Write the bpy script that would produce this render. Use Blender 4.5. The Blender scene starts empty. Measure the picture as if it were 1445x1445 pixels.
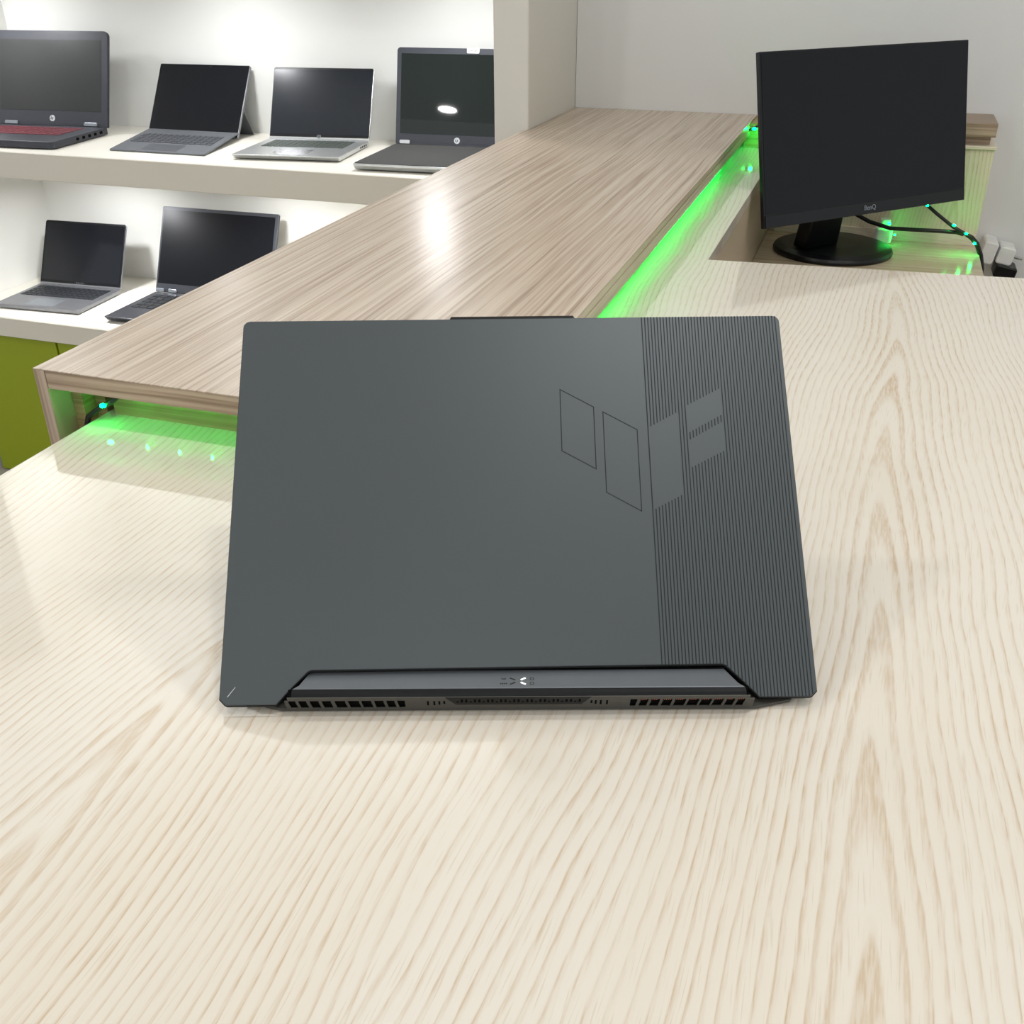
import bpy, bmesh, math, random
from mathutils import Vector, Matrix

random.seed(7)
S = bpy.context.scene
COL = S.collection
V = Vector

# ------------------------------------------------------------------ camera
H = 0.3985
X_ = V((0.94676076, 0.152451, -0.2835538)); Y_ = V((0.32190501, -0.46088987, 0.82701734)); Z_ = V((-0.00460746, -0.87426496, -0.48542719))
def cam2w(v): return V((X_.dot(v), Y_.dot(v), Z_.dot(v)))
r_, u_, f_ = cam2w(V((1, 0, 0))), cam2w(V((0, -1, 0))), cam2w(V((0, 0, 1)))
cd = bpy.data.cameras.new('camera'); cam = bpy.data.objects.new('camera', cd); COL.objects.link(cam)
m = Matrix((r_, u_, -f_)).transposed().to_4x4(); m.translation = V((0, 0, H)); cam.matrix_world = m
cd.sensor_width = 36; cd.lens = 36 * 1440 / 1445; cd.clip_start = 0.01; cd.clip_end = 60
S.camera = cam

# ------------------------------------------------------------------ world, lights, exposure
S.view_settings.view_transform = 'Standard'; S.view_settings.look = 'None'
S.view_settings.gamma = 1; S.view_settings.use_curve_mapping = False
S.view_settings.exposure = 0.0
wd = bpy.data.worlds.new('world'); S.world = wd; wd.use_nodes = True
bg = wd.node_tree.nodes['Background']; bg.inputs[0].default_value = (0.93, 0.97, 1.0, 1); bg.inputs[1].default_value = 0.8
def disk(name, loc, r, power, color=(1, 1, 1), spread=180, aim=(0, 0, -1)):
    l = bpy.data.lights.new(name, 'AREA'); l.shape = 'DISK'; l.size = 2 * r; l.energy = power; l.color = color; l.spread = math.radians(spread)
    o = bpy.data.objects.new(name, l); COL.objects.link(o); o.location = loc
    o.rotation_euler = V(aim).to_track_quat('-Z', 'Y').to_euler(); return o
CEIL = 1.75
for lx, ly in ((-1.3, 0.4), (0.25, 0.4), (-1.3, -1.2), (0.3, -1.3), (1.7, 0.4), (1.7, -1.2), (-2.58, -2.89), (0.75, 1.2)):  # the last one is added to brighten the far part of the counter
    disk('ceiling_downlight', (lx, ly, CEIL - 0.005), 0.07, 6.3, (1.0, 0.99, 0.975))
for lx in (-2.2, -1.5, -0.9):   # unseen fill lamps, added above the display unit to brighten the ceiling
    disk('ceiling_fill_light', (lx, 2.4, 1.0), 0.14, 4.8, (1.0, 1.0, 1.0), 180, (0.1, -0.3, 1))
for lx in (-2.36, -1.64, -1.0):
    disk('niche_downlight', (lx, 2.36, 0.385), 0.04, 1.9, (0.97, 0.98, 1.0), 165)
for lx in (-2.25, -1.6, -1.05):
    disk('niche_downlight', (lx, 2.36, 0.885), 0.06, 1.1, (0.97, 0.98, 1.0), 170)
for lx in (-2.12, -1.55, -1.0):
    disk('niche_downlight', (lx, 2.37, -0.132), 0.03, 2.0, (0.97, 0.98, 1.0), 150)

# ------------------------------------------------------------------ helpers
def lin(h):
    c = [int(h[i:i + 2], 16) / 255 for i in (0, 2, 4)]
    return tuple((x / 12.92 if x <= 0.04045 else ((x + 0.055) / 1.055) ** 2.4) for x in c) + (1,)
class NT:
    def __init__(s, name):
        s.m = bpy.data.materials.new(name); s.m.use_nodes = True; s.t = s.m.node_tree; s.b = s.t.nodes['Principled BSDF']
    def n(s, kind, **kw):
        o = s.t.nodes.new(kind)
        for k, v in kw.items(): setattr(o, k, v)
        return o
    def set(s, sock, v):
        if isinstance(v, bpy.types.NodeSocket): s.t.links.new(v, sock)
        elif v is not None: sock.default_value = v
    def math(s, op, a, b=None, c=None):
        o = s.n('ShaderNodeMath', operation=op)
        for i, v in enumerate((a, b, c)): s.set(o.inputs[i], v)
        return o.outputs[0]
    def pos(s):
        g = s.n('ShaderNodeNewGeometry'); x = s.n('ShaderNodeSeparateXYZ'); s.t.links.new(g.outputs['Position'], x.inputs[0]); return x.outputs
    def vec(s, x, y, z=0.0):
        o = s.n('ShaderNodeCombineXYZ'); s.set(o.inputs[0], x); s.set(o.inputs[1], y); s.set(o.inputs[2], z); return o.outputs[0]
    def noise(s, v, scale=1.0, detail=2.0, rough=0.5):
        o = s.n('ShaderNodeTexNoise'); s.t.links.new(v, o.inputs['Vector']); o.inputs['Scale'].default_value = scale
        o.inputs['Detail'].default_value = detail; o.inputs['Roughness'].default_value = rough; return o.outputs[0]
    def ramp(s, f, stops):
        o = s.n('ShaderNodeValToRGB'); e = o.color_ramp.elements
        while len(e) < len(stops): e.new(0.5)
        for el, (p, c) in zip(e, stops): el.position = p; el.color = c if len(c) == 4 else c + (1,)
        s.set(o.inputs[0], f); return o.outputs[0]
    def mix(s, f, a, b, mode='MIX'):
        o = s.n('ShaderNodeMix', data_type='RGBA', blend_type=mode); s.set(o.inputs[0], f); s.set(o.inputs[6], a); s.set(o.inputs[7], b); return o.outputs[2]
    def P(s, **kw):
        for k, v in kw.items(): s.set(s.b.inputs[k], v)
        return s
    def bump(s, h, strength, dist):
        o = s.n('ShaderNodeBump'); o.inputs['Strength'].default_value = strength; o.inputs['Distance'].default_value = dist
        s.set(o.inputs['Height'], h); s.t.links.new(o.outputs[0], s.b.inputs['Normal'])
def plain(name, col, rough=0.5, metal=0.0, spec=0.5, var=0.04, scale=60, bump=0.0):
    t = NT(name); c = lin(col); p = t.pos(); n = t.noise(t.vec(p[0], p[1], p[2]), scale, 3)
    lo = tuple(x * (1 - var) for x in c[:3]) + (1,); hi = tuple(min(1, x * (1 + var)) for x in c[:3]) + (1,)
    t.P(**{'Base Color': t.ramp(n, [(0.3, lo), (0.7, hi)]), 'Roughness': rough, 'Metallic': metal, 'Specular IOR Level': spec})
    if bump: t.bump(t.noise(t.vec(p[0], p[1], p[2]), 2500, 1), bump, 0.0002)
    return t.m
def emit(name, col, strength):
    t = NT(name); t.P(**{'Base Color': (0.02, 0.02, 0.02, 1), 'Emission Color': col, 'Emission Strength': strength, 'Roughness': 0.4}); return t.m

def ash(name, light, dark, across=0, along=1, x0=0.052, off=0.0, rough=0.05):
    """pale ash laminate: growth rings cut flat, arches pointing along +axis"""
    t = NT(name); p = t.pos(); x, y = p[across], p[along]
    if off: y = t.math('ADD', y, off)
    def nz(sx, sy, amp, det=2, z=0.0):
        n = t.noise(t.vec(t.math('MULTIPLY', x, sx), t.math('MULTIPLY', y, sy), z), 1.0, det)
        return t.math('MULTIPLY', t.math('SUBTRACT', n, 0.5), amp)
    xs = t.math('ADD', t.math('ADD', x, nz(4.5, 1.8, 0.055, 1)), t.math('ADD', nz(16, 5, 0.010, 2, 3.1), nz(140, 22, 0.0022, 2, 7.7)))
    s_ = 0.40
    d = t.math('SUBTRACT', t.math('FLOORED_MODULO', t.math('ADD', t.math('SUBTRACT', xs, x0), s_ / 2), s_), s_ / 2)
    hy = t.math('SQRT', t.math('ADD', t.math('MULTIPLY', d, d), 0.011 ** 2))
    ph = t.math('ADD', t.math('DIVIDE', hy, 0.0074), t.math('MULTIPLY', y, 7.0))
    ph = t.math('ADD', ph, nz(5.0, 2.2, 3.6, 2, 11.0))
    f = t.math('FRACT', ph)
    line = t.ramp(f, [(0.0, (0, 0, 0)), (0.50, (0.04, 0.04, 0.04)), (0.74, (0.55, 0.55, 0.55)), (0.84, (1, 1, 1)), (0.90, (0.2, 0.2, 0.2)), (1.0, (0, 0, 0))])
    g = t.math('POWER', 2.718, t.math('MULTIPLY', t.math('MULTIPLY', d, d), -1 / 0.026 ** 2))
    wide = t.ramp(f, [(0.0, (0, 0, 0)), (0.35, (0.05, 0.05, 0.05)), (0.62, (0.9, 0.9, 0.9)), (0.86, (1, 1, 1)), (0.93, (0.2, 0.2, 0.2)), (1.0, (0, 0, 0))])
    line = t.mix(g, line, wide)
    amp = t.ramp(t.noise(t.vec(t.math('MULTIPLY', x, 26), t.math('MULTIPLY', y, 3.0), 5.0), 1.0, 3), [(0.30, (0.38, 0.38, 0.38)), (0.62, (1, 1, 1))])
    pore = t.ramp(t.noise(t.vec(t.math('MULTIPLY', x, 520), t.math('MULTIPLY', y, 50), 1.0), 1.0, 3), [(0.40, (0.40, 0.40, 0.40)), (0.60, (1, 1, 1))])
    dash = t.ramp(t.noise(t.vec(t.math('MULTIPLY', xs, 900), t.math('MULTIPLY', y, 28), 2.0), 1.0, 1), [(0.60, (0, 0, 0)), (0.72, (0.30, 0.30, 0.30))])
    k = t.mix(1.0, t.mix(1.0, line, amp, 'MULTIPLY'), pore, 'MULTIPLY')
    k = t.mix(1.0, k, dash, 'ADD')
    c = t.mix(k, lin(light), lin(dark))
    bl = t.noise(t.vec(t.math('MULTIPLY', x, 9), t.math('MULTIPLY', y, 2.2), 9.0), 1.0, 3)
    c = t.mix(t.math('MULTIPLY', bl, 0.9), c, t.mix(1.0, c, lin('F7F0E4'), 'MULTIPLY'))
    t.P(**{'Base Color': c, 'Roughness': rough, 'Specular IOR Level': 0.9 if rough < 0.1 else 0.5})
    return t.m
def zebrano(name, cols, across=0, along=1, rough=0.2, scale=1.0, bump=0.12):
    """taupe laminate with straight fine streaks running along one axis"""
    t = NT(name); p = t.pos(); x, y = t.math('MULTIPLY', p[across], scale), p[along]
    x = t.math('ADD', x, t.math('MULTIPLY', t.noise(t.vec(t.math('MULTIPLY', x, 8), t.math('MULTIPLY', y, 3)), 1.0, 1), 0.012))
    a = t.noise(t.vec(t.math('MULTIPLY', x, 190), t.math('MULTIPLY', y, 1.5)), 1.0, 4, 0.6)
    b = t.noise(t.vec(t.math('MULTIPLY', x, 420), t.math('MULTIPLY', y, 7.0), 4.0), 1.0, 2)
    s = t.math('ADD', t.math('MULTIPLY', a, 0.75), t.math('MULTIPLY', b, 0.25))
    c = t.ramp(s, [(0.30, lin(cols[0])), (0.42, lin(cols[1])), (0.52, lin(cols[2])), (0.68, lin(cols[3]))])
    t.P(**{'Base Color': c, 'Roughness': rough, 'Specular IOR Level': 0.5})
    if bump: t.bump(s, bump, 0.002)
    return t.m

class MB:
    """collects faces; build() links them as ONE mesh object"""
    def __init__(s): s.v = []; s.f = []
    def add(s, vs, fs):
        o = len(s.v); s.v += [V(q) for q in vs]; s.f += [[o + i for i in f] for f in fs]; return s
    def box(s, lo, hi, fr=None):
        (x0, y0, z0), (x1, y1, z1) = lo, hi
        vs = [V((x, y, z)) for z in (z0, z1) for y in (y0, y1) for x in (x0, x1)]
        if fr: vs = [fr(q) for q in vs]
        return s.add(vs, [(0, 2, 3, 1), (4, 5, 7, 6), (0, 1, 5, 4), (2, 6, 7, 3), (0, 4, 6, 2), (1, 3, 7, 5)])
    def prism(s, poly, z0, z1, fr=None):
        n = len(poly); vs = [V((x, y, z0)) for x, y in poly] + [V((x, y, z1)) for x, y in poly]
        if fr: vs = [fr(q) for q in vs]
        return s.add(vs, [list(range(n))[::-1], list(range(n, 2 * n))] + [(i, (i + 1) % n, n + (i + 1) % n, n + i) for i in range(n)])
    def quad(s, a, b, c, d): return s.add([a, b, c, d], [(0, 1, 2, 3)])
    def tube(s, pts, r, seg=10):
        pts = [V(q) for q in pts]; rings = []; n0 = None
        for i, q in enumerate(pts):
            tg = (pts[min(i + 1, len(pts) - 1)] - pts[max(i - 1, 0)]).normalized()
            n0 = (V((0.3, 0.2, 1)) if n0 is None else n0); n0 = (n0 - tg * n0.dot(tg)).normalized(); b = tg.cross(n0)
            rr = r[i] if isinstance(r, (list, tuple)) else r
            rings.append([q + (n0 * math.cos(2 * math.pi * k / seg) + b * math.sin(2 * math.pi * k / seg)) * rr for k in range(seg)])
        vs = [q for ring in rings for q in ring]; L = len(pts)
        fs = [(i * seg + k, i * seg + (k + 1) % seg, (i + 1) * seg + (k + 1) % seg, (i + 1) * seg + k) for i in range(L - 1) for k in range(seg)]
        fs += [list(range(seg))[::-1], [(L - 1) * seg + k for k in range(seg)]]
        return s.add(vs, fs)
    def lathe(s, prof, c, seg=48, sx=1.0, sy=1.0):
        c = V(c); vs = [c + V((r * sx * math.cos(2 * math.pi * k / seg), r * sy * math.sin(2 * math.pi * k / seg), z)) for r, z in prof for k in range(seg)]
        n = len(prof)
        fs = [(i * seg + k, i * seg + (k + 1) % seg, (i + 1) * seg + (k + 1) % seg, (i + 1) * seg + k) for i in range(n - 1) for k in range(seg)]
        fs += [list(range(seg))[::-1], [(n - 1) * seg + k for k in range(seg)]]
        return s.add(vs, fs)
    def build(s, name, mat, parent=None, bevel=0.0, smooth=False, seg=2):
        off = wloc(parent) if parent else V((0, 0, 0))
        org = V((0, 0, 0)) if parent else sum(s.v, V((0, 0, 0))) / len(s.v)
        if not parent: org.z = min(q.z for q in s.v)
        me = bpy.data.meshes.new(name); me.from_pydata([q - off - org for q in s.v], [], s.f); me.validate()
        bm = bmesh.new(); bm.from_mesh(me); bmesh.ops.recalc_face_normals(bm, faces=bm.faces); bm.to_mesh(me); bm.free()
        me.materials.append(mat)
        o = bpy.data.objects.new(name, me); COL.objects.link(o)
        if parent: o.parent = parent
        else: o.location = org
        if bevel:
            b = o.modifiers.new('bevel', 'BEVEL'); b.width = bevel; b.segments = seg; b.limit_method = 'ANGLE'; b.angle_limit = math.radians(40)
        if smooth: me.shade_smooth()
        return o
def wloc(o):
    q = V(o.location)
    while o.parent: o = o.parent; q += V(o.location)
    return q
def thing(name, label, cat, loc, group=None):
    o = bpy.data.objects.new(name, None); COL.objects.link(o); o.location = loc; o.empty_display_size = 0.05
    return tag(o, label, cat, group)
def tag(o, label, cat, group=None):
    o['label'] = label; o['category'] = cat
    if group: o['group'] = group
    return o
def struct(o): o['kind'] = 'structure'; return o
def rrect(x0, y0, x1, y1, r, n=5):
    out = []
    rs = r if isinstance(r, (list, tuple)) else [r] * 4
    for (cx, cy, a0), q in zip(((x1 - rs[0], y1 - rs[0], 0), (x0 + rs[1], y1 - rs[1], 90), (x0 + rs[2], y0 + rs[2], 180), (x1 - rs[3], y0 + rs[3], 270)), rs):
        for k in range(n + 1):
            t = math.radians(a0 + 90 * k / n); out.append((cx + q * math.cos(t), cy + q * math.sin(t)))
    return out
def frame(o, a, b, c):
    o, a, b, c = V(o), V(a), V(b), V(c)
    return lambda q: o + a * q[0] + b * q[1] + c * q[2]
def text(name, body, size, fr, mat, parent, depth=0.0003, squash=1.0):
    cu = bpy.data.curves.new('tmp', 'FONT'); cu.body = body; cu.size = size; cu.align_x = 'CENTER'; cu.align_y = 'CENTER'; cu.extrude = depth
    to = bpy.data.objects.new('tmp', cu); COL.objects.link(to)
    me = bpy.data.meshes.new_from_object(to.evaluated_get(bpy.context.evaluated_depsgraph_get()))
    bpy.data.objects.remove(to)
    mb = MB(); mb.add([fr((q.co.x * squash, q.co.y, q.co.z)) for q in me.vertices], [list(p.vertices) for p in me.polygons]); bpy.data.meshes.remove(me)
    return mb.build(name, mat, parent)

# ------------------------------------------------------------------ materials
M = {}
M['wall'] = plain('wall_paint', 'E2E2E0', 0.75, var=0.02, scale=1.6)
M['niche'] = plain('niche_paint', 'ECECE8', 0.55, var=0.015, scale=2)
M['pillar'] = plain('pillar_paint', 'DAD6CC', 0.6, var=0.015, scale=2)
M['shelf'] = plain('shelf_laminate', 'E9E5DA', 0.4, var=0.015, scale=3)
M['fascia'] = plain('shelf_edge_paint', 'D9D3C5', 0.5, var=0.015, scale=3)
M['floor'] = plain('floor_tile', 'A9A39A', 0.35, var=0.05, scale=4)
M['ceiling'] = plain('ceiling_paint', 'EFEFEC', 0.8, var=0.01, scale=2)
M['green'] = plain('green_lacquer', '8F9C00', 0.35, var=0.015, scale=2)
M['gap'] = plain('dark_gap', '2A2C14', 0.8)
M['ash'] = ash('ash_laminate', 'E8E3DB', 'CDB89D', rough=0.055)
M['ash_edge'] = ash('ash_laminate_edge', 'EFE6D6', 'D9CAB0', across=2, along=0, rough=0.3)
M['ash_panel'] = ash('ash_panel', 'E9DFC9', 'CDBB98', across=0, along=2, x0=0.18, rough=0.35)
M['desk'] = zebrano('desk_laminate', ('B09A80', 'C2AE92', 'CDBBA0', 'D8C8AE'), across=1, along=0, rough=0.18, scale=0.5, bump=0.0)
ZC = ('7F6C5A', 'AD9986', 'C6B4A1', 'D5C7B6')
M['zeb'] = zebrano('taupe_laminate', ZC, 0, 1, 0.27)
M['zeb_x'] = zebrano('taupe_laminate_edge', ('765F4C', '97806A', 'B39D86', 'C6B29C'), 2, 0, 0.35)
M['zeb_z'] = zebrano('taupe_laminate_upright', ('7E6856', '9C8672', 'B7A28E', 'C8B6A2'), 0, 2, 0.35)
M['zeb_y'] = zebrano('taupe_laminate_side', ('8F7A66', 'A8937E', 'BAA792', 'C8B6A2'), 2, 1, 0.35)
M['raw'] = zebrano('raw_board', ('80714A', '968558', 'A89768', 'B5A577'), 2, 0, 0.6)
M['grey_lid'] = plain('grey_aluminium', '4B5154', 0.42, 0.35, 0.5, var=0.015, scale=9, bump=0.05)
M['groove'] = plain('etched_groove', '1F2428', 0.6, 0.0, 0.3)
M['rim'] = plain('black_rim', '0D0D0D', 0.5, 0.0, 0.3)
M['strip'] = plain('brushed_strip', '74797E', 0.38, 0.35, var=0.03, scale=40)
M['gloss_black'] = plain('dark_trim', '0B0D10', 0.4, 0.0, 0.25)
M['grille'] = plain('grille_plastic', '45443F', 0.5)
M['hole'] = plain('vent_hole', '040404', 0.9, spec=0.1)
M['copper'] = plain('copper_fin', 'B4624A', 0.35, 0.6)
M['white_led'] = emit('white_led', (1, 1, 1, 1), 2.5)
M['mark'] = plain('printed_mark', '22262A', 0.5)
M['scratch'] = plain('scratch', 'B9BDBE', 0.4)
M['screen'] = plain('matte_screen', '0B0D13', 0.32, spec=0.25)
M['screen_gloss'] = plain('glossy_screen', '070A12', 0.12, spec=0.5)
M['screen_green'] = plain('olive_screen', '141C19', 0.02, spec=0.6)
M['screen_semi'] = plain('semi_matte_screen', '1B2027', 0.22, spec=0.5)
M['screen_grey'] = plain('grey_screen', '2B2D2D', 0.35, spec=0.4)
M['dark'] = plain('dark_plastic', '34363E', 0.4, 0.1)
M['dark2'] = plain('charcoal_plastic', '3F4148', 0.4, 0.2)
M['black'] = plain('black_plastic', '0B0C10', 0.35, 0.0, 0.35)
M['silver'] = plain('silver_aluminium', 'C9CBCC', 0.32, 0.7)
M['space'] = plain('space_grey_aluminium', '8C8D92', 0.35, 0.7)
M['slate'] = plain('slate_keyboard', '62656A', 0.55, 0.1)
M['slate_key'] = plain('slate_keys', '4B4E54', 0.5)
M['key'] = plain('black_keys', '22252A', 0.5)
M['key_grey'] = plain('grey_keys', '4D5550', 0.5)
M['red'] = plain('red_keys', '6B2A33', 0.5)
M['foam'] = plain('foam_sheet', '4B4B4A', 0.9, spec=0.1, var=0.08, scale=300)
M['chrome'] = plain('chrome', 'D8D9DA', 0.2, 0.9)
M['logo'] = plain('logo_silver', 'D9DCDE', 0.25, 0.5)
M['logo_dim'] = plain('logo_grey', '8A8F96', 0.3, 0.5)
M['white'] = plain('white_plastic', 'E8E8E6', 0.35)
M['label_ink'] = plain('label_ink', '3A3A3A', 0.6)
M['green_led'] = emit('green_led', (0.0, 1.0, 0.085, 1), 130)
M['cable'] = plain('cable_rubber', '0C0E0E', 0.35)

# ------------------------------------------------------------------ room
BACK = 2.55; NB = 2.64; FLOOR = -1.03
struct(MB().box((-4.2, -3.2, FLOOR - 0.05), (4.2, 2.8, FLOOR)).build('floor', M['floor']))
struct(MB().box((-4.2, -3.2, CEIL), (4.2, 2.8, CEIL + 0.05)).build('ceiling', M['ceiling']))
struct(MB().box((-0.7065, BACK, FLOOR), (4.2, BACK + 0.1, CEIL)).build('wall_back', M['wall']))
struct(MB().box((-2.52, NB, FLOOR), (-0.79, NB + 0.1, CEIL)).build('wall_niche', M['niche']))
struct(MB().box((-2.52, 2.184, FLOOR), (-2.455, NB, CEIL)).build('wall_left', M['niche']))
struct(MB().box((-0.785, 2.184, FLOOR), (-0.7075, NB + 0.1, CEIL)).build('wall_pillar', M['pillar'], bevel=0.004))
struct(MB().box((-2.455, 2.19, 0.39), (-0.785, NB, 0.45)).build('ceiling_niche', M['niche']))
struct(MB().box((-2.455, 2.19, 0.89), (-0.785, NB, 0.95)).build('ceiling_niche_high', M['niche']))
struct(MB().box((-4.2, 2.184, FLOOR), (-2.52, NB, CEIL)).build('wall_side', M['wall']))

# shelves of the niche and the green cabinet under them
def shelf(z0, z1, label):
    t = thing('display_shelf', label, 'shelf', (-1.6, 2.4, z0))
    MB().box((-2.4545, 2.186, z0), (-0.7855, NB - 0.0005, z1)).build('shelf_board', M['shelf'], t)
    MB().box((-2.4545, 2.180, z0), (-0.785, 2.186, z1)).build('front_edge', M['fascia'], t, bevel=0.002)
    return t
shelf(-0.127, -0.060, 'white upper display shelf with beige front edge, holding four laptops')
shelf(-0.573, -0.517, 'white lower display shelf with beige front edge, above the green cabinet')
cb = thing('cabinet', 'lime green cabinet under the lower display shelf', 'cabinet', (-1.6, 2.4, FLOOR))
MB().box((-2.44, 2.215, FLOOR), (-0.786, NB - 0.001, -0.5735)).build('carcass', M['gap'], cb)
for x0, x1 in ((-2.436, -2.118), (-2.112, -1.5), (-1.494, -0.79)):
    MB().box((x0, 2.195, FLOOR + 0.005), (x1, 2.215, -0.576)).build('door', M['green'], cb, bevel=0.0015)

# ------------------------------------------------------------------ counters
ct = thing('counter', 'pale ash counter with glossy top, carrying the big grey laptop', 'counter', (-0.1, 0.7, FLOOR))
MB().prism([(-0.668, -0.6), (1.6, -0.6), (1.6, 1.637), (-0.2895, 1.4727), (-0.6785, 1.440)], -0.022, 0.0).build('worktop', M['ash'], ct, bevel=0.0008)
MB().prism([(-0.6785, 1.4405), (-0.2895, 1.4733), (-0.206, 1.4805), (-0.206, BACK - 0.001), (-0.70, BACK - 0.001), (-0.70, 2.2), (-0.6785, 2.18)], -0.022, -0.0008).build('side_board', M['ash'], ct, bevel=0.0008)
MB().box((-0.222, 1.48, FLOOR), (-0.2065, BACK - 0.001, -0.0225)).build('side_panel', M['zeb_z'], ct)
MB().box((-0.62, -0.55, FLOOR), (1.55, 1.42, -0.0225)).build('body', M['ash_panel'], ct)

rc = thing('raised_counter', 'taupe streaked raised ledge running along the counter to the wall', 'counter', (-0.5, 1.6, FLOOR))
T = 0.0549
MB().box((-0.7165, 0.7075, T - 0.0013), (-0.2715, 2.1835, T)).build('top_laminate', M['zeb'], rc, bevel=0.0004)
MB().box((-0.7065, 2.1835, T - 0.0013), (-0.2715, BACK - 0.001, T)).build('top_laminate', M['zeb'], rc)
MB().box((-0.7035, 0.7085, T - 0.012), (-0.273, BACK - 0.001, T - 0.0014)).build('top_board', M['zeb_y'], rc)
MB().box((-0.7035, 0.708, 0.0355), (-0.272, 0.720, T - 0.0015)).build('front_edge', M['zeb_x'], rc, bevel=0.0005)
MB().box((-0.284, 0.722, 0.0265), (-0.2722, BACK - 0.001, T - 0.0125)).build('side_edge', M['zeb_y'], rc)
MB().box((-0.7165, 0.7075, FLOOR), (-0.7040, 2.183, T - 0.0014)).build('outer_panel', M['zeb_z'], rc, bevel=0.0006)
MB().box((-0.6650, 0.745, 0.0), (-0.30, 0.760, T - 0.0122)).build('support_board', M['raw'], rc)
MB().box((-0.7038, 0.752, -0.10), (-0.6800, 0.770, T - 0.0122)).build('end_block', M['raw'], rc)
MB().box((-0.7038, 0.735, -0.10), (-0.692, 0.7515, T - 0.0122)).build('corner_batten', M['raw'], rc)
MB().box((-0.60, 0.79, 0.0), (-0.335, 2.5, T - 0.0122)).build('core', M['raw'], rc)

# low desk between the counters
dk = thing('desk', 'low wooden desk behind the counter, under the monitor', 'desk', (0.02, 2.0, FLOOR))
MB().box((-0.2062, 1.56, -0.194), (0.238, 2.409, -0.172)).build('desktop', M['desk'], dk, bevel=0.001)
MB().box((-0.20, 1.62, FLOOR), (0.20, 2.40, -0.1945)).build('body', M['ash_panel'], dk)
MB().box((-0.2835, 2.445, 0.0), (-0.2070, BACK - 0.001, T - 0.004)).build('end_board', M['raw'], rc)
wl = thing('wall_ledge', 'short wooden ledge with pale panel, on the wall right of the monitor', 'ledge', (0.02, 2.5, FLOOR))
MB().box((-0.2055, 2.410, FLOOR), (0.233, BACK - 0.001, 0.024)).build('panel', M['ash_panel'], wl, bevel=0.001)
MB().box((-0.2055, 2.404, 0.0245), (0.236, BACK - 0.001, 0.031)).build('trim_board', M['ash_edge'], wl, bevel=0.001)
MB().box((-0.2055, 2.425, 0.0315), (0.222, BACK - 0.001, 0.048)).build('riser', M['zeb_x'], wl)
MB().box((-0.2055, 2.405, 0.0485), (0.229, BACK - 0.001, 0.0755)).build('top_board', M['zeb_x'], wl, bevel=0.001)
MB().box((-0.19, 2.402, -0.1718), (0.231, 2.4095, -0.150)).build('batten', M['ash_edge'], wl)

# ------------------------------------------------------------------ LED strings
def bead_mesh():
    mb = MB(); mb.lathe([(0.0004, 0.0015), (0.0019, 0.0010), (0.0023, 0.0), (0.0019, -0.0010), (0.0004, -0.0015)], (0, 0, 0), 12); return mb
BEAD = None
def bead(p, parent, s=1.0, tall=1.0):
    global BEAD
    p = V(p)
    if BEAD is None:
        mb = bead_mesh(); mb.v = [q + wloc(parent) for q in mb.v]
        o = mb.build('led_bead', M['green_led'], parent, smooth=True); BEAD = o.data
        o.location = p - wloc(parent); o.scale = (s, s, s * tall); return o
    o = bpy.data.objects.new('led_bead', BEAD); COL.objects.link(o); o.parent = parent; o.location = p - wloc(parent); o.scale = (s, s, s * tall); return o
ls = thing('led_string', 'black light string with green lamps under the front edge of the raised ledge', 'light string', (-0.6, 0.73, 0.0), 'green light strings')
MB().tube([(-0.6885, 0.7250, -0.035), (-0.687, 0.7250, -0.015), (-0.680, 0.7250, 0.003), (-0.670, 0.725, 0.0105), (-0.660, 0.7245, 0.0165), (-0.650, 0.7245, 0.0215), (-0.642, 0.726, 0.028), (-0.632, 0.734, 0.0350), (-0.60, 0.7375, 0.0365), (-0.50, 0.7375, 0.0365), (-0.40, 0.7375, 0.0365), (-0.31, 0.7375, 0.0365)], 0.0027, 8).build('cord', M['cable'], ls, smooth=True)
bead((-0.6565, 0.7215, 0.0190), ls, 1.3)
for i in range(9): bead((-0.628 + i * 0.0365, 0.7375, 0.0275), ls, 0.5, 3.2)
lr = thing('led_string', 'black light string with green lamps under the right edge of the raised ledge', 'light string', (-0.29, 1.6, 0.0), 'green light strings')
MB().tube([(-0.322, 0.80 + k * 0.168, 0.0385) for k in range(10)] + [(-0.284, 2.40, 0.0365), (-0.268, 2.43, 0.040), (-0.25, 2.432, 0.050)], 0.0027, 8).build('cord', M['cable'], lr, smooth=True)
for i in range(46): bead((-0.322, 0.81 + i * 0.0345, 0.0350), lr, 1.4)
bead((-0.276, 2.428, 0.0365), lr, 1.7); bead((-0.2615, 2.428, 0.0415), lr, 1.9)

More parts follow.
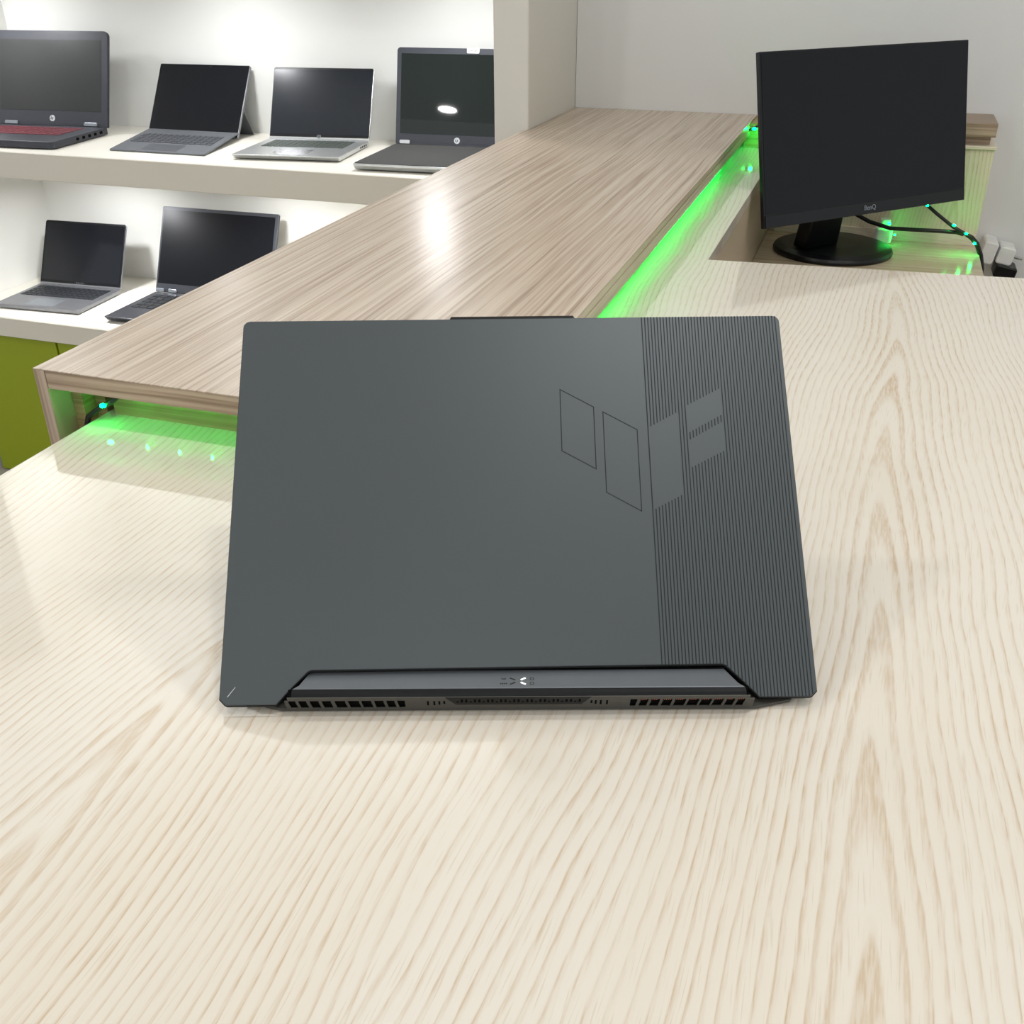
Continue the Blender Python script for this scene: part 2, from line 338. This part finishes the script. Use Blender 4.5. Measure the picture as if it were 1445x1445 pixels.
# ------------------------------------------------------------------ the big grey laptop
def main_laptop():
    yaw, tilt = 0.3475993, 0.77192799
    a = V((math.cos(yaw), math.sin(yaw), 0)); b = V((-math.sin(yaw), math.cos(yaw), 0)); zz = V((0, 0, 1))
    up = b * math.cos(tilt) + zz * math.sin(tilt); n = a.cross(up)
    B = V((-0.15039142, 0.45054523, 0.010)); mm = 0.001
    t = thing('laptop', 'large dark grey laptop half open on the counter, back of its lid facing out', 'laptop', (B.x, B.y, 0))
    L = frame(B, a * mm, up * mm, n * mm)
    out = [(-177, 1.2), (-173.2, -2.6), (-143.6, -2.6), (-125.8, 16.4), (-123.5, 17.3), (121.8, 17.3), (124.0, 16.4), (142.4, -2.6), (173.4, -2.8), (177, 0.6)]
    for cx, cy, a0 in ((172.6, 243.4, 0), (-172.6, 243.4, 90)):
        for k in range(6):
            r = math.radians(a0 + 18 * k); out.append((cx + 4.2 * math.cos(r), cy + 4.2 * math.sin(r)))
    lid = MB().prism(out, -1.6, 0, L).build('lid', M['grey_lid'], t, bevel=0.0005)
    grow = [(x * (1.0036 if abs(x) > 165 else 1.0), y + (0.7 if y > 100 else -0.4 if (y < 5) else -0.7)) for x, y in out]
    MB().prism(grow, -6.5, -1.7, L).build('lid_rim', M['rim'], lid, bevel=0.0004)
    MB().prism([(-43, 246), (43, 246), (40.5, 250.4), (-40.5, 250.4)], -6.6, -1.9, L).build('webcam_lip', M['rim'], lid, bevel=0.0004)
    MB().prism(rrect(-171, 24, 171, 240, 2), -6.9, -6.55, L).build('screen', M['screen'], lid)
    # etched pattern: outlined and striped parallelograms
    g = MB(); e = 0.04
    def seg(p, q, w):
        d = V((q[0] - p[0], q[1] - p[1])).normalized(); nx, ny = -d.y * w / 2, d.x * w / 2; p = (p[0] - d.x * w / 2, p[1] - d.y * w / 2); q = (q[0] + d.x * w / 2, q[1] + d.y * w / 2)
        g.quad(L((p[0] + nx, p[1] + ny, e)), L((p[0] - nx, p[1] - ny, e)), L((q[0] - nx, q[1] - ny, e)), L((q[0] + nx, q[1] + ny, e)))
    for poly in (((30, 196.3), (51.3, 183.8), (51.3, 141.6), (30, 154.1)), ((57.2, 180.4), (78.6, 167.8), (78.6, 113.4), (57.2, 126))):
        for i in range(4): seg(poly[i], poly[(i + 1) % 4], 0.6)
    lp = lambda x, x0, y0, x1, y1: y0 + (y1 - y0) * (x - x0) / (x1 - x0)
    u = 85.6
    while u < 176.2:
        lo = 17.6 if u < 123 else (lp(u, 124, 16.7, 142.2, -2.2) if u < 142.2 else -2.3)
        if u > 173: lo = lp(u, 173.3, -2.2, 177, 1.5)
        hi = 247.2 if u < 172.6 else 243.4 + math.sqrt(max(0, 4.2 ** 2 - (u - 172.6) ** 2)) - 0.4
        spans = [(lo, hi)]
        if 86.2 < u < 105.5: spans = [(lo, lp(u, 86, 113.7, 105.5, 123.8)), (lp(u, 86, 169.5, 105.5, 180.2), hi)]
        if 112.2 < u < 134.2: spans = [(lo, lp(u, 112.2, 141.7, 134.2, 152.8)), (lp(u, 112.3, 161.0, 133.2, 172.8), lp(u, 112.3, 165.4, 133.2, 176.9)), (lp(u, 112.2, 184.8, 134.2, 196.4), hi)]
        for v0, v1 in spans: seg((u, v0), (u, v1), 0.7)
        u += 2.06
    g.build('etched_pattern', M['groove'], lid)
    s = MB(); s.quad(L((-172.6, 2.4, 0.05)), L((-172.1, 2.2, 0.05)), L((-167.8, 8.0, 0.05)), L((-168.2, 8.1, 0.05))); s.build('scratch', M['scratch'], lid)
    # base
    yb = yaw - math.radians(0.9); a2 = V((math.cos(yb), math.sin(yb), 0)); b2 = V((-math.sin(yb), math.cos(yb), 0))
    F = frame(V((B.x, B.y, 0)), a2 * mm, b2 * mm, zz * mm)
    base = MB().prism([(-160, 17), (160, 17), (176.5, 30), (176.5, 238), (170, 246), (-170, 246), (-176.5, 238), (-176.5, 30)], 3.2, 17.5, F).build('base', M['black'], t, bevel=0.0015)
    k = MB()
    for r in range(6):
        for c in range(17): k.box((-160 + c * 18.9, 200 - r * 18.5 - 9, 17.5), (-160 + c * 18.9 + 16, 200 - r * 18.5 + 7, 18.6), F)
    k.build('keyboard', M['key'], base)
    MB().prism(rrect(-65, 208, 65, 242, 3), 17.5, 17.8, F).build('touchpad', M['dark2'], base)
    MB().prism([(-133.2, -1.8), (132.2, -2.0), (129.0, 1.5), (123.0, 15), (-125.0, 15), (-130.0, 1.5)], 16.6, 18.0, F).build('hinge_cover', M['strip'], t, bevel=0.0004)
    prof = [(-1.9, 17.5), (-4.6, 16.6), (-5.9, 14.9), (-0.8, 14.9), (-0.8, 17.5)]
    G = frame(V((B.x, B.y, 0)), b2 * mm, zz * mm, a2 * mm)
    MB().prism(prof, -133.6, 132.8, G).build('rear_trim', M['gloss_black'], t, bevel=0.0003)
    # rear face with vents
    p0, p1 = V((-2.2, 3.0)), V((-6.4, 14.8)); d = (p1 - p0); ln = d.length; d /= ln
    sd = b2 * d.x + zz * d.y; inn = a2.cross(sd); inn = -inn if inn.dot(b2) < 0 else inn
    R = frame(F((0, p0.x, p0.y)), a2 * mm, sd * mm, inn * mm)
    gr = MB()
    s0, s1 = 1.5, 9.2
    gr.box((-138, 0, 0), (138, s0, 0.5), R); gr.box((-136, s1, 0), (135, ln, 0.5), R)
    left = [(-135.9, -131.6), (-129.9, -125.2), (-123.2, -118.0), (-116.1, -110.8), (-108.6, -102.4), (-100.7, -94.3), (-92.9, -87.1), (-85.3, -79.9), (-78.2, -73.5), (-71.8, -67.4)]
    right = [(65.1, 69.2), (71.1, 75.7), (77.4, 82.6), (84.3, 89.8), (91.5, 97.9), (99.3, 105.6), (106.8, 113.1), (114.3, 120.0), (121.7, 126.6), (128.3, 132.6)]
    al = left + right; prev = -138
    for i, (q0, q1) in enumerate(al + [(138, 138)]):
        sk0 = (0.9 if i < 10 else -0.9) if i not in (0, 20) else 0; sk1 = (0.9 if i < 10 else -0.9)
        if i == 10:
            gr.box((prev, s0, 0), (q0, s1, 0.5), R)
        else:
            gr.prism([(prev + (sk1 if i else 0), s0), (q0 + sk1 * (i < 20), s0), (q0, s1 - 2), (q0, s1), (prev, s1), (prev, s1 - 2)], 0, 0.5, R)
        prev = q1
    grl = gr.build('vent_grille', M['grille'], t)
    MB().box((-136, 0.3, 1.3), (134, ln - 0.4, 6.0), R).build('vent_interior', M['hole'], grl)
    fins = MB()
    for q0, q1 in right[1:]:
        x = q0 + 0.8
        while x < q1 - 1.0: fins.box((x, s1 - 2.2, 0.7), (x + 0.45, s1 - 0.4, 1.25), R); x += 1.15
    fins.build('copper_fins', M['copper'], grl)
    MB().prism([(-43.5, ln - 0.3), (-37.5, 4.6), (36.5, 4.6), (42.0, ln - 0.3)], -0.25, 0.2, R).build('mesh_strip', M['gloss_black'], grl)
    hs = MB()
    for i in range(29):
        x = -37 + i * 2.56
        hs.box((x, 7.2, -0.35), (x + 1.2, 10.4 if i % 3 else 8.4, -0.2), R)
    hs.build('mesh_holes', M['hole'], grl)
    for x, h in ((-53.9, 4.5), (-50.2, 4.4), (-47.2, 3.8), (-44.3, 3.0), (42.3, 3.0), (44.8, 4.0), (47.8, 4.4), (51.5, 4.6)): MB().box((x - 0.55, 8.4 - h, -0.12), (x + 0.55, 8.4, 0.1), R).build('vent_slit', M['hole'], grl)
    MB().prism([(-164, 6), (-142, -1.4), (140, -2.0), (162, 4), (170, 16), (170, 30), (-170, 30), (-170, 16)], 1.2, 3.2, F).build('bottom_tray', M['grille'], t)
    for x in (-110, 110): MB().prism(rrect(x - 30, 14, x + 30, 20, 2), 0, 1.25, F).build('foot', M['rim'], t)
    for x in (-110, 110): MB().prism(rrect(x - 30, 225, x + 30, 231, 2), 0, 3.25, F).build('foot', M['rim'], t)
    # status marks on the hinge cover
    def chev(x, y, dx, dy, w, m_, nm):
        q = MB(); dd = V((dx, dy)).normalized(); px, py = -dd.y * w / 2, dd.x * w / 2
        q.prism([(x + px, y + py), (x - px, y - py), (x + dx - px, y + dy - py), (x + dx + px, y + dy + py)], 17.95, 18.1, F); return q.build(nm, m_, t)
    chev(-5.6, 7.2, 3.2, -1.9, 0.95, M['mark'], 'status_mark'); chev(-5.6, 1.2, 3.2, 2.0, 0.95, M['mark'], 'status_mark')
    chev(3.6, 7.2, -2.7, -1.8, 0.95, M['white_led'], 'status_lamp'); chev(3.6, 1.2, -2.7, 1.9, 0.95, M['white_led'], 'status_lamp')
    ic = MB()
    for x, y in ((-10.3, 6.6), (-9.2, 6.1), (-8.3, 6.5)): ic.box((x - 0.35, y - 0.6, 17.95), (x + 0.35, y + 0.6, 18.08), F)
    for x in (-11, -9.9, -8.8, -7.7): ic.box((x - 0.4, 1.4, 17.95), (x + 0.4, 2.5, 18.08), F)
    for y in (6.3, 2.0):
        for dx, dy, sx, sy in ((-1, 0, 0.2, 0.9), (1, 0, 0.2, 0.9), (0, 0.9, 1.0, 0.2), (0, -0.9, 1.0, 0.2)): ic.box((7.4 + dx - sx, y + dy - sy, 17.95), (7.4 + dx + sx, y + dy + sy, 18.08), F)
    ic.build('status_icons', M['mark'], t)
main_laptop()

# ------------------------------------------------------------------ laptops on the shelves
def badge(p, r, fr, mat, ink, parent):
    mb = MB(); mb.prism([(p[0] + r * math.cos(2 * math.pi * k / 28), p[1] + r * math.sin(2 * math.pi * k / 28)) for k in range(28)], 0, 0.0006, fr); mb.build('badge', mat, parent)
    q = MB(); w = r * 0.13
    for x0, y0, x1, y1 in ((-0.30, 0.75, -0.62, -0.35), (-0.28, 0.15, -0.42, -0.35), (-0.42, 0.2, -0.24, 0.15), (0.18, 0.32, -0.12, -0.78), (0.34, 0.2, 0.20, -0.32), (0.14, 0.3, 0.36, 0.2), (0.02, -0.3, 0.22, -0.3)):
        x0, y0, x1, y1 = (p[0] + x0 * r, p[1] + y0 * r, p[0] + x1 * r, p[1] + y1 * r); d = V((x1 - x0, y1 - y0)).normalized(); nx, ny = -d.y * w / 2, d.x * w / 2
        q.prism([(x0 + nx, y0 + ny), (x0 - nx, y0 - ny), (x1 - nx, y1 - ny), (x1 + nx, y1 + ny)], 0.0005, 0.0009, fr)
    q.build('badge_lettering', ink, parent)
def shelf_laptop(label, x, y, zs, tb, yaw, W, D, th, L, body, lidm, scr, keym, bez=(0.008, 0.008, 0.012, 0.02), radius=0.008, tl=0.007, hinges=None, hinge_mat=None, logo=None, padm=None, rim=None, kb=(0.06, 0.06, 0.30, 0.70), keyrows=5, keycols=14, taper=0.0):
    a = V((math.cos(yaw), math.sin(yaw), 0)); b = V((-math.sin(yaw), math.cos(yaw), 0)); zz = V((0, 0, 1))
    t = thing('laptop', label, 'laptop', (x, y, zs), 'laptops on the display shelves')
    F = frame((x, y, zs), a, b, zz)
    up = b * math.sin(th) + zz * math.cos(th); nf = -b * math.cos(th) + zz * math.sin(th)
    Lf = frame(V((x, y, zs + tb)), a, up, nf)
    h = W / 2
    if taper:   # wedge-shaped front lip
        G = frame((x, y, zs), b, zz, a)
        bs = MB().prism([(-0.001, 0.003), (-0.001, tb), (-D, tb), (-D + 0.001, tb - taper * 0.4), (-D + 0.012, 0.003)], -h, h, G).build('base', body, t, bevel=0.002)
    else:
        bs = MB().prism(rrect(-h, -D, h, -0.001, [0.003, 0.003, radius, radius]), 0.0025, tb, F).build('base', body, t, bevel=0.0015)
    ft = MB().box((-h * 0.8, -D * 0.9, 0), (h * 0.8, -D * 0.86, 0.0026), F); ft.build('foot', M['rim'], bs)
    MB().box((-h * 0.8, -D * 0.12, 0), (h * 0.8, -D * 0.08, 0.0026), F).build('foot', M['rim'], bs)
    if keym:
        k = MB(); x0, x1 = -h + kb[0] * W, h - kb[1] * W; y1, y0 = -D * (1 - kb[3]) + 0.0, -D * (1 - kb[2])
        y1, y0 = -D * (kb[2] - 0.18), -D * (kb[3] - 0.12)
        cw, rh = (x1 - x0) / keycols, (y1 - y0) / keyrows
        for r in range(keyrows):
            for c in range(keycols):
                if r == 0 and 4 <= c <= 8:
                    if c == 4: k.box((x0 + 4 * cw, y0, tb), (x0 + 9 * cw - cw * 0.14, y0 + rh * 0.84, tb + 0.0012), F)
                    continue
                k.box((x0 + c * cw, y0 + r * rh, tb), (x0 + (c + 1) * cw - cw * 0.14, y0 + (r + 1) * rh - rh * 0.16, tb + 0.0012), F)
        k.build('keyboard', keym, bs)
    if padm: MB().prism(rrect(-0.17 * W, -D * 0.95, 0.17 * W, -D * 0.64, 0.003), tb, tb + 0.0004, F).build('touchpad', padm, bs)
    ld_ = MB().prism(rrect(-h, 0.0, h, L, [radius, radius, 0.003, 0.003]), -tl, 0, Lf).build('lid', lidm, t, bevel=0.0012)
    if rim: MB().prism(rrect(-h + 0.001, 0.006, h - 0.001, L - 0.001, [radius, radius, 0.002, 0.002]), 0.0, 0.0005, Lf).build('bezel', rim, ld_)
    MB().prism(rrect(-h + bez[0], bez[3], h - bez[1], L - bez[2], 0.001), 0.0005, 0.0010, Lf).build('screen', scr, ld_)
    if hinges:
        for hx, hw in hinges: MB().prism(rrect(hx * W - hw, 0.0008, hx * W + hw, 0.0105, 0.003), 0.0, 0.0045, Lf).build('hinge', hinge_mat, t, bevel=0.001)
    if logo: badge((logo[0] * W, logo[1]), logo[2], Lf, logo[3], logo[4], ld_)
    return t, F, Lf, bs, ld_
ZU, ZL = -0.060, -0.517
# big black laptop with red keys, cut by the left edge of the picture
t, F, Lf, bs, ld_ = shelf_laptop('large black laptop with red keys at the left end of the upper shelf', -2.2181, 2.4668, ZU, 0.020, 0.0904, 0.3627, 0.2464, 0.3361, 0.2519,
    M['dark'], M['dark'], M['screen_grey'], M['red'], bez=(0.022, 0.020, 0.024, 0.040), radius=0.014, tl=0.010, hinges=[(-0.34, 0.021), (0.36, 0.021)], hinge_mat=M['logo_dim'],
    logo=(0.02, 0.020, 0.0085, M['logo'], M['mark']), rim=M['dark'], kb=(0.08, 0.14, 0.30, 0.72))
pm = MB()
for k in range(5): pm.box((0.1810, -0.04 - k * 0.027, 0.008), (0.1819, -0.028 - k * 0.027, 0.015), F)
pm.build('side_ports', M['hole'], bs)
# silver laptop
t, F, Lf, bs, ld_ = shelf_laptop('silver laptop with black screen and dark keys, third along the upper shelf', -1.3929, 2.5096, ZU, 0.014, 0.1355, 0.2762, 0.2379, 0.4629, 0.186,
    M['silver'], M['silver'], M['screen_semi'], M['key_grey'], bez=(0.003, 0.003, 0.006, 0.012), radius=0.005, tl=0.006, logo=(0.0, 0.0085, 0.0058, M['logo_dim'], M['mark']), rim=M['black'], padm=M['chrome'], kb=(0.10, 0.10, 0.26, 0.62), taper=0.006)
pm = MB()
for k in range(4): pm.box((0.1376, -0.03 - k * 0.014, 0.006), (0.1385, -0.022 - k * 0.014, 0.010), F)
pm.build('side_ports', M['hole'], bs)
# dark laptop with a foam sheet on its keys, half behind the pillar
t, F, Lf, bs, ld_ = shelf_laptop('charcoal laptop beside the white pillar with a grey foam sheet over its keys', -0.9981, 2.4982, ZU, 0.018, 0.06, 0.3285, 0.2763, 0.2245, 0.2267,
    M['silver'], M['dark2'], M['screen_green'], None, bez=(0.012, 0.012, 0.014, 0.026), radius=0.008, tl=0.009, hinges=[(-0.42, 0.014), (0.42, 0.014)], hinge_mat=M['chrome'],
    logo=(0.0, 0.013, 0.0075, M['logo'], M['mark']), rim=M['dark2'], taper=0.012)
MB().prism(rrect(-0.162, -0.272, 0.162, -0.006, 0.003), 0.0182, 0.0192, F).build('foam_sheet', M['foam'], bs)
MB().prism(rrect(0.018, L4 := 0.2155, 0.050, 0.2275, 0.002), 0.0011, 0.0022, Lf).build('sticker', M['white'], ld_)
text('sticker_print', '640G8', 0.0062, frame(Lf((0.034, 0.2213, 0.0023)), Lf((1, 0, 0)) - Lf((0, 0, 0)), Lf((0, 1, 0)) - Lf((0, 0, 0)), Lf((0, 0, 1)) - Lf((0, 0, 0))), M['label_ink'], ld_, 0.0001)
# lower shelf
t, F, Lf, bs, ld_ = shelf_laptop('space grey laptop with black keys at the left end of the lower shelf', -2.2314, 2.4625, ZL, 0.014, 0.0664, 0.281, 0.2065, 0.4765, 0.1946,
    M['space'], M['space'], M['screen_gloss'], M['key'], bez=(0.006, 0.006, 0.007, 0.014), radius=0.007, tl=0.005, rim=M['black'], padm=M['logo_dim'], kb=(0.06, 0.06, 0.26, 0.66))
text('screen_lettering', 'MacBook Pro', 0.0052, frame(Lf((0, 0.0095, 0.0011)), Lf((1, 0, 0)) - Lf((0, 0, 0)), Lf((0, 1, 0)) - Lf((0, 0, 0)), Lf((0, 0, 1)) - Lf((0, 0, 0))), M['logo_dim'], ld_, 0.0001)
t, F, Lf, bs, ld_ = shelf_laptop('wide black laptop with silver hinges on the lower shelf, partly behind the raised ledge', -1.7783, 2.4837, ZL, 0.018, 0.0205, 0.3857, 0.2429, 0.4279, 0.2506,
    M['dark2'], M['dark2'], M['screen'], M['key'], bez=(0.006, 0.010, 0.010, 0.026), radius=0.005, tl=0.008, hinges=[(-0.455, 0.014), (-0.345, 0.014), (0.345, 0.014), (0.455, 0.014)], hinge_mat=M['logo_dim'], rim=M['dark2'], kb=(0.06, 0.06, 0.27, 0.74), taper=0.008)

# tablet on a kickstand with its keyboard cover
def tablet():
    x, y, yaw, W, th, L = -1.777, 2.5014, 0.0553, 0.2759, 0.6003, 0.2056
    a = V((math.cos(yaw), math.sin(yaw), 0)); b = V((-math.sin(yaw), math.cos(yaw), 0)); zz = V((0, 0, 1))
    t = thing('tablet', 'tablet computer on its kickstand with slate grey keyboard cover, second along the upper shelf', 'tablet', (x, y, ZU), 'laptops on the display shelves')
    up = b * math.sin(th) + zz * math.cos(th); nf = -b * math.cos(th) + zz * math.sin(th); h = W / 2
    Lf = frame(V((x, y, ZU + 0.0065)), a, up, nf)
    MB().prism(rrect(-h, 0, h, L, 0.004), -0.0085, 0, Lf).build('body', M['space'], t, bevel=0.001)
    MB().prism(rrect(-h + 0.0015, 0.0015, h - 0.0015, L - 0.0015, 0.003), 0, 0.0006, Lf).build('screen', M['screen_gloss'], t)
    q = MB(); q.prism([(0.02 + 0.0012 * math.cos(k), L - 0.006 + 0.0012 * math.sin(k)) for k in [2 * math.pi * i / 12 for i in range(12)]], 0.0006, 0.0008, Lf); q.build('camera_lens', M['logo_dim'], t)
    top = Lf((0, 0.085, -0.0090)); fw = top - b * 0.0
    ks = MB(); drop = top.z - ZU - 0.0005; back = 0.075
    p0, p1 = top, top + b * back * 0.55 - zz * drop
    e = a * (h - 0.004); nn = b * 0.002
    ks.add([p0 - e, p0 + e, p1 + e, p1 - e, p0 - e + nn, p0 + e + nn, p1 + e + nn, p1 - e + nn], [(0, 1, 2, 3), (7, 6, 5, 4), (0, 4, 5, 1), (1, 5, 6, 2), (2, 6, 7, 3), (3, 7, 4, 0)])
    ks.build('kickstand', M['slate'], t)
    f0, f1 = V((-1.8726, 2.2731, ZU)), V((-1.5899, 2.2757, ZU)); k0, k1 = V((-1.9162, 2.5086, ZU)), V((-1.6458, 2.5279, ZU))
    ax = (f1 - f0).normalized(); W2 = (f1 - f0).length
    A = V((ax.x, ax.y, 0)); dn = V((x, y, ZU)) - nf * -0.004
    bk = Lf((0, 0.011, 0.0015)); fm = (f0 + f1) / 2 + zz * 0.0005
    by = (bk - fm); by -= A * by.dot(A); ln = by.length; by = by.normalized(); cz = A.cross(by)
    lean = (Lf((-h, 0.011, 0.0015)) - f0); sh = lean.dot(A) / ln
    K = frame(f0 + zz * 0.0005, A, by + A * sh, cz)
    MB().prism(rrect(0, 0, W2, ln, 0.004), 0, 0.004, K).build('keyboard_cover', M['slate'], t, bevel=0.001)
    kk = MB(); cw = (W2 - 0.036) / 14; rh = 0.0185
    for r in range(5):
        for c in range(14): kk.box((0.018 + c * cw, 0.088 + r * rh, 0.004), (0.018 + (c + 0.86) * cw, 0.088 + (r + 0.82) * rh, 0.0052), K)
    kk.build('keys', M['slate_key'], t)
    MB().prism(rrect(0.088, 0.014, 0.195, 0.074, 0.003), 0.004, 0.0044, K).build('touchpad', M['slate_key'], t)
tablet()

# ------------------------------------------------------------------ monitor and things on the low desk
def monitor():
    yaw, th, W, L = 0.8065, 0.2205, 0.522, 0.3027
    C = V((-0.0170, 2.165, 0.0849)); a = V((math.cos(yaw), math.sin(yaw), 0)); b = V((-math.sin(yaw), math.cos(yaw), 0)); zz = V((0, 0, 1))
    up = b * math.sin(th) + zz * math.cos(th); nf = -b * math.cos(th) + zz * math.sin(th)
    bc = V((-0.056, 2.265, -0.172))
    t = thing('monitor', 'black flat monitor turned aside on a round foot, screen off', 'monitor', bc)
    Lf = frame(C, a, up, nf); h, k = W / 2, L / 2
    MB().prism(rrect(-h, -k, h, k, 0.002), -0.009, 0, Lf).build('housing', M['black'], t, bevel=0.001)
    MB().prism(rrect(-h * 0.62, -k * 0.62, h * 0.55, k * 0.62, 0.02), -0.040, -0.009, Lf).build('back_cover', M['black'], t, bevel=0.008)
    MB().prism(rrect(-h + 0.004, -k + 0.024, h - 0.002, k - 0.003, 0.001), 0, 0.0006, Lf).build('screen', M['screen'], t)
    MB().box((-h + 0.003, -k, 0), (h - 0.002, -k + 0.0225, 0.0018), Lf).build('chin', M['black'], t, bevel=0.0006)
    text('lettering', 'BenQ', 0.013, frame(Lf((0.0, -k + 0.0115, 0.002)), a, up, nf), M['logo_dim'], t, 0.0002, 1.0)
    MB().lathe([(0.121, 0.0), (0.123, 0.006), (0.120, 0.012), (0.105, 0.017), (0.05, 0.020)], bc, 64, 1.0, 1.0).build('round_foot', M['black'], t, smooth=False, bevel=0.001)
    sh = a * -0.05; top = Lf((-0.05, -0.03, -0.028))
    nk = MB(); w = 0.044
    r0 = [bc + sh + a * sx * w + b * sy * 0.020 + zz * 0.019 for sx, sy in ((-1, -1), (1, -1), (1, 1), (-1, 1))]
    r1 = [top + a * sx * w * 0.92 + b * sy * 0.012 for sx, sy in ((-1, -1), (1, -1), (1, 1), (-1, 1))]
    nk.add(r0 + r1, [(3, 2, 1, 0), (4, 5, 6, 7), (0, 1, 5, 4), (1, 2, 6, 5), (2, 3, 7, 6), (3, 0, 4, 7)])
    nk.build('neck', M['black'], t, bevel=0.004)
monitor()

ld = thing('led_string', 'black cord with green lamps hanging by the low desk, right of the monitor foot', 'light string', (0.22, 2.33, -0.172), 'green light strings')
MB().tube([(0.075, 2.36, -0.052), (0.114, 2.335, -0.076), (0.140, 2.33, -0.094), (0.177, 2.33, -0.119), (0.200, 2.33, -0.130), (0.216, 2.33, -0.138), (0.229, 2.33, -0.150), (0.241, 2.33, -0.173), (0.249, 2.33, -0.20), (0.251, 2.33, -0.26), (0.251, 2.33, -0.5)], [0.0035] * 5 + [0.005] * 6, 10).build('cord', M['cable'], ld, smooth=True)
for p in ((0.119, 2.331, -0.079), (0.178, 2.324, -0.114), (0.204, 2.322, -0.129), (0.224, 2.322, -0.148)): bead(p, ld, 1.3)
tag(MB().tube([(-0.05, 2.345, -0.085), (-0.023, 2.345, -0.108), (0.01, 2.34, -0.122), (0.055, 2.335, -0.132), (0.10, 2.333, -0.131), (0.15, 2.333, -0.130), (0.186, 2.337, -0.131), (0.200, 2.345, -0.136)], 0.0042, 10).build('power_cable', M['cable'], smooth=True), 'black power cable running from under the monitor to the right desk edge', 'cable')
hp = thing('adapter', 'small whitish plug lying behind the round monitor foot with a green lamp', 'plug', (0.055, 2.375, -0.172))
MB().prism(rrect(0.025, 2.362, 0.062, 2.396, 0.008), -0.172, -0.140, None).build('body', M['white'], hp, bevel=0.004)
MB().prism(rrect(0.033, 2.368, 0.055, 2.392, 0.006), -0.140, -0.122, None).build('cap', M['white'], hp, bevel=0.004)
bead((0.052, 2.360, -0.128), hp, 1.1); bead((0.066, 2.358, -0.150), hp, 0.9)

# plugs on the wall by the desk
def plug(c, w, d, h, label, mat, name, prong=False):
    t = thing(name, label, 'plug', (c[0], c[1], c[2] - h / 2))
    Fr = frame(c, (1, 0, 0), (0, 1, 0), (0, 0, 1))
    MB().prism(rrect(-w / 2, -h / 2, w / 2, h / 2, 0.006), -d / 2, d / 2, frame(c, (0.985, 0.0, -0.17), (0.17, 0, 0.985), (0, -1, 0))).build('body', mat, t, bevel=0.003)
    if prong:
        MB().tube([(c[0] + w * 0.45, c[1] - 0.005, c[2] - 0.004), (c[0] + w * 0.45 + 0.022, c[1] - 0.006, c[2] - 0.009)], 0.0035, 10).build('prong', M['chrome'], t)
    return t
plug((0.2715, 2.512, -0.203), 0.030, 0.074, 0.048, 'white socket adapter on the wall nearest the desk edge', M['white'], 'socket_adapter')
plug((0.3085, 2.512, -0.209), 0.034, 0.060, 0.038, 'white plug with metal pin, on the wall right of the other adapter', M['white'], 'wall_plug', True)
plug((0.313, 2.500, -0.243), 0.046, 0.060, 0.028, 'black charger block under the white plugs by the counter edge', M['black'], 'charger_block')
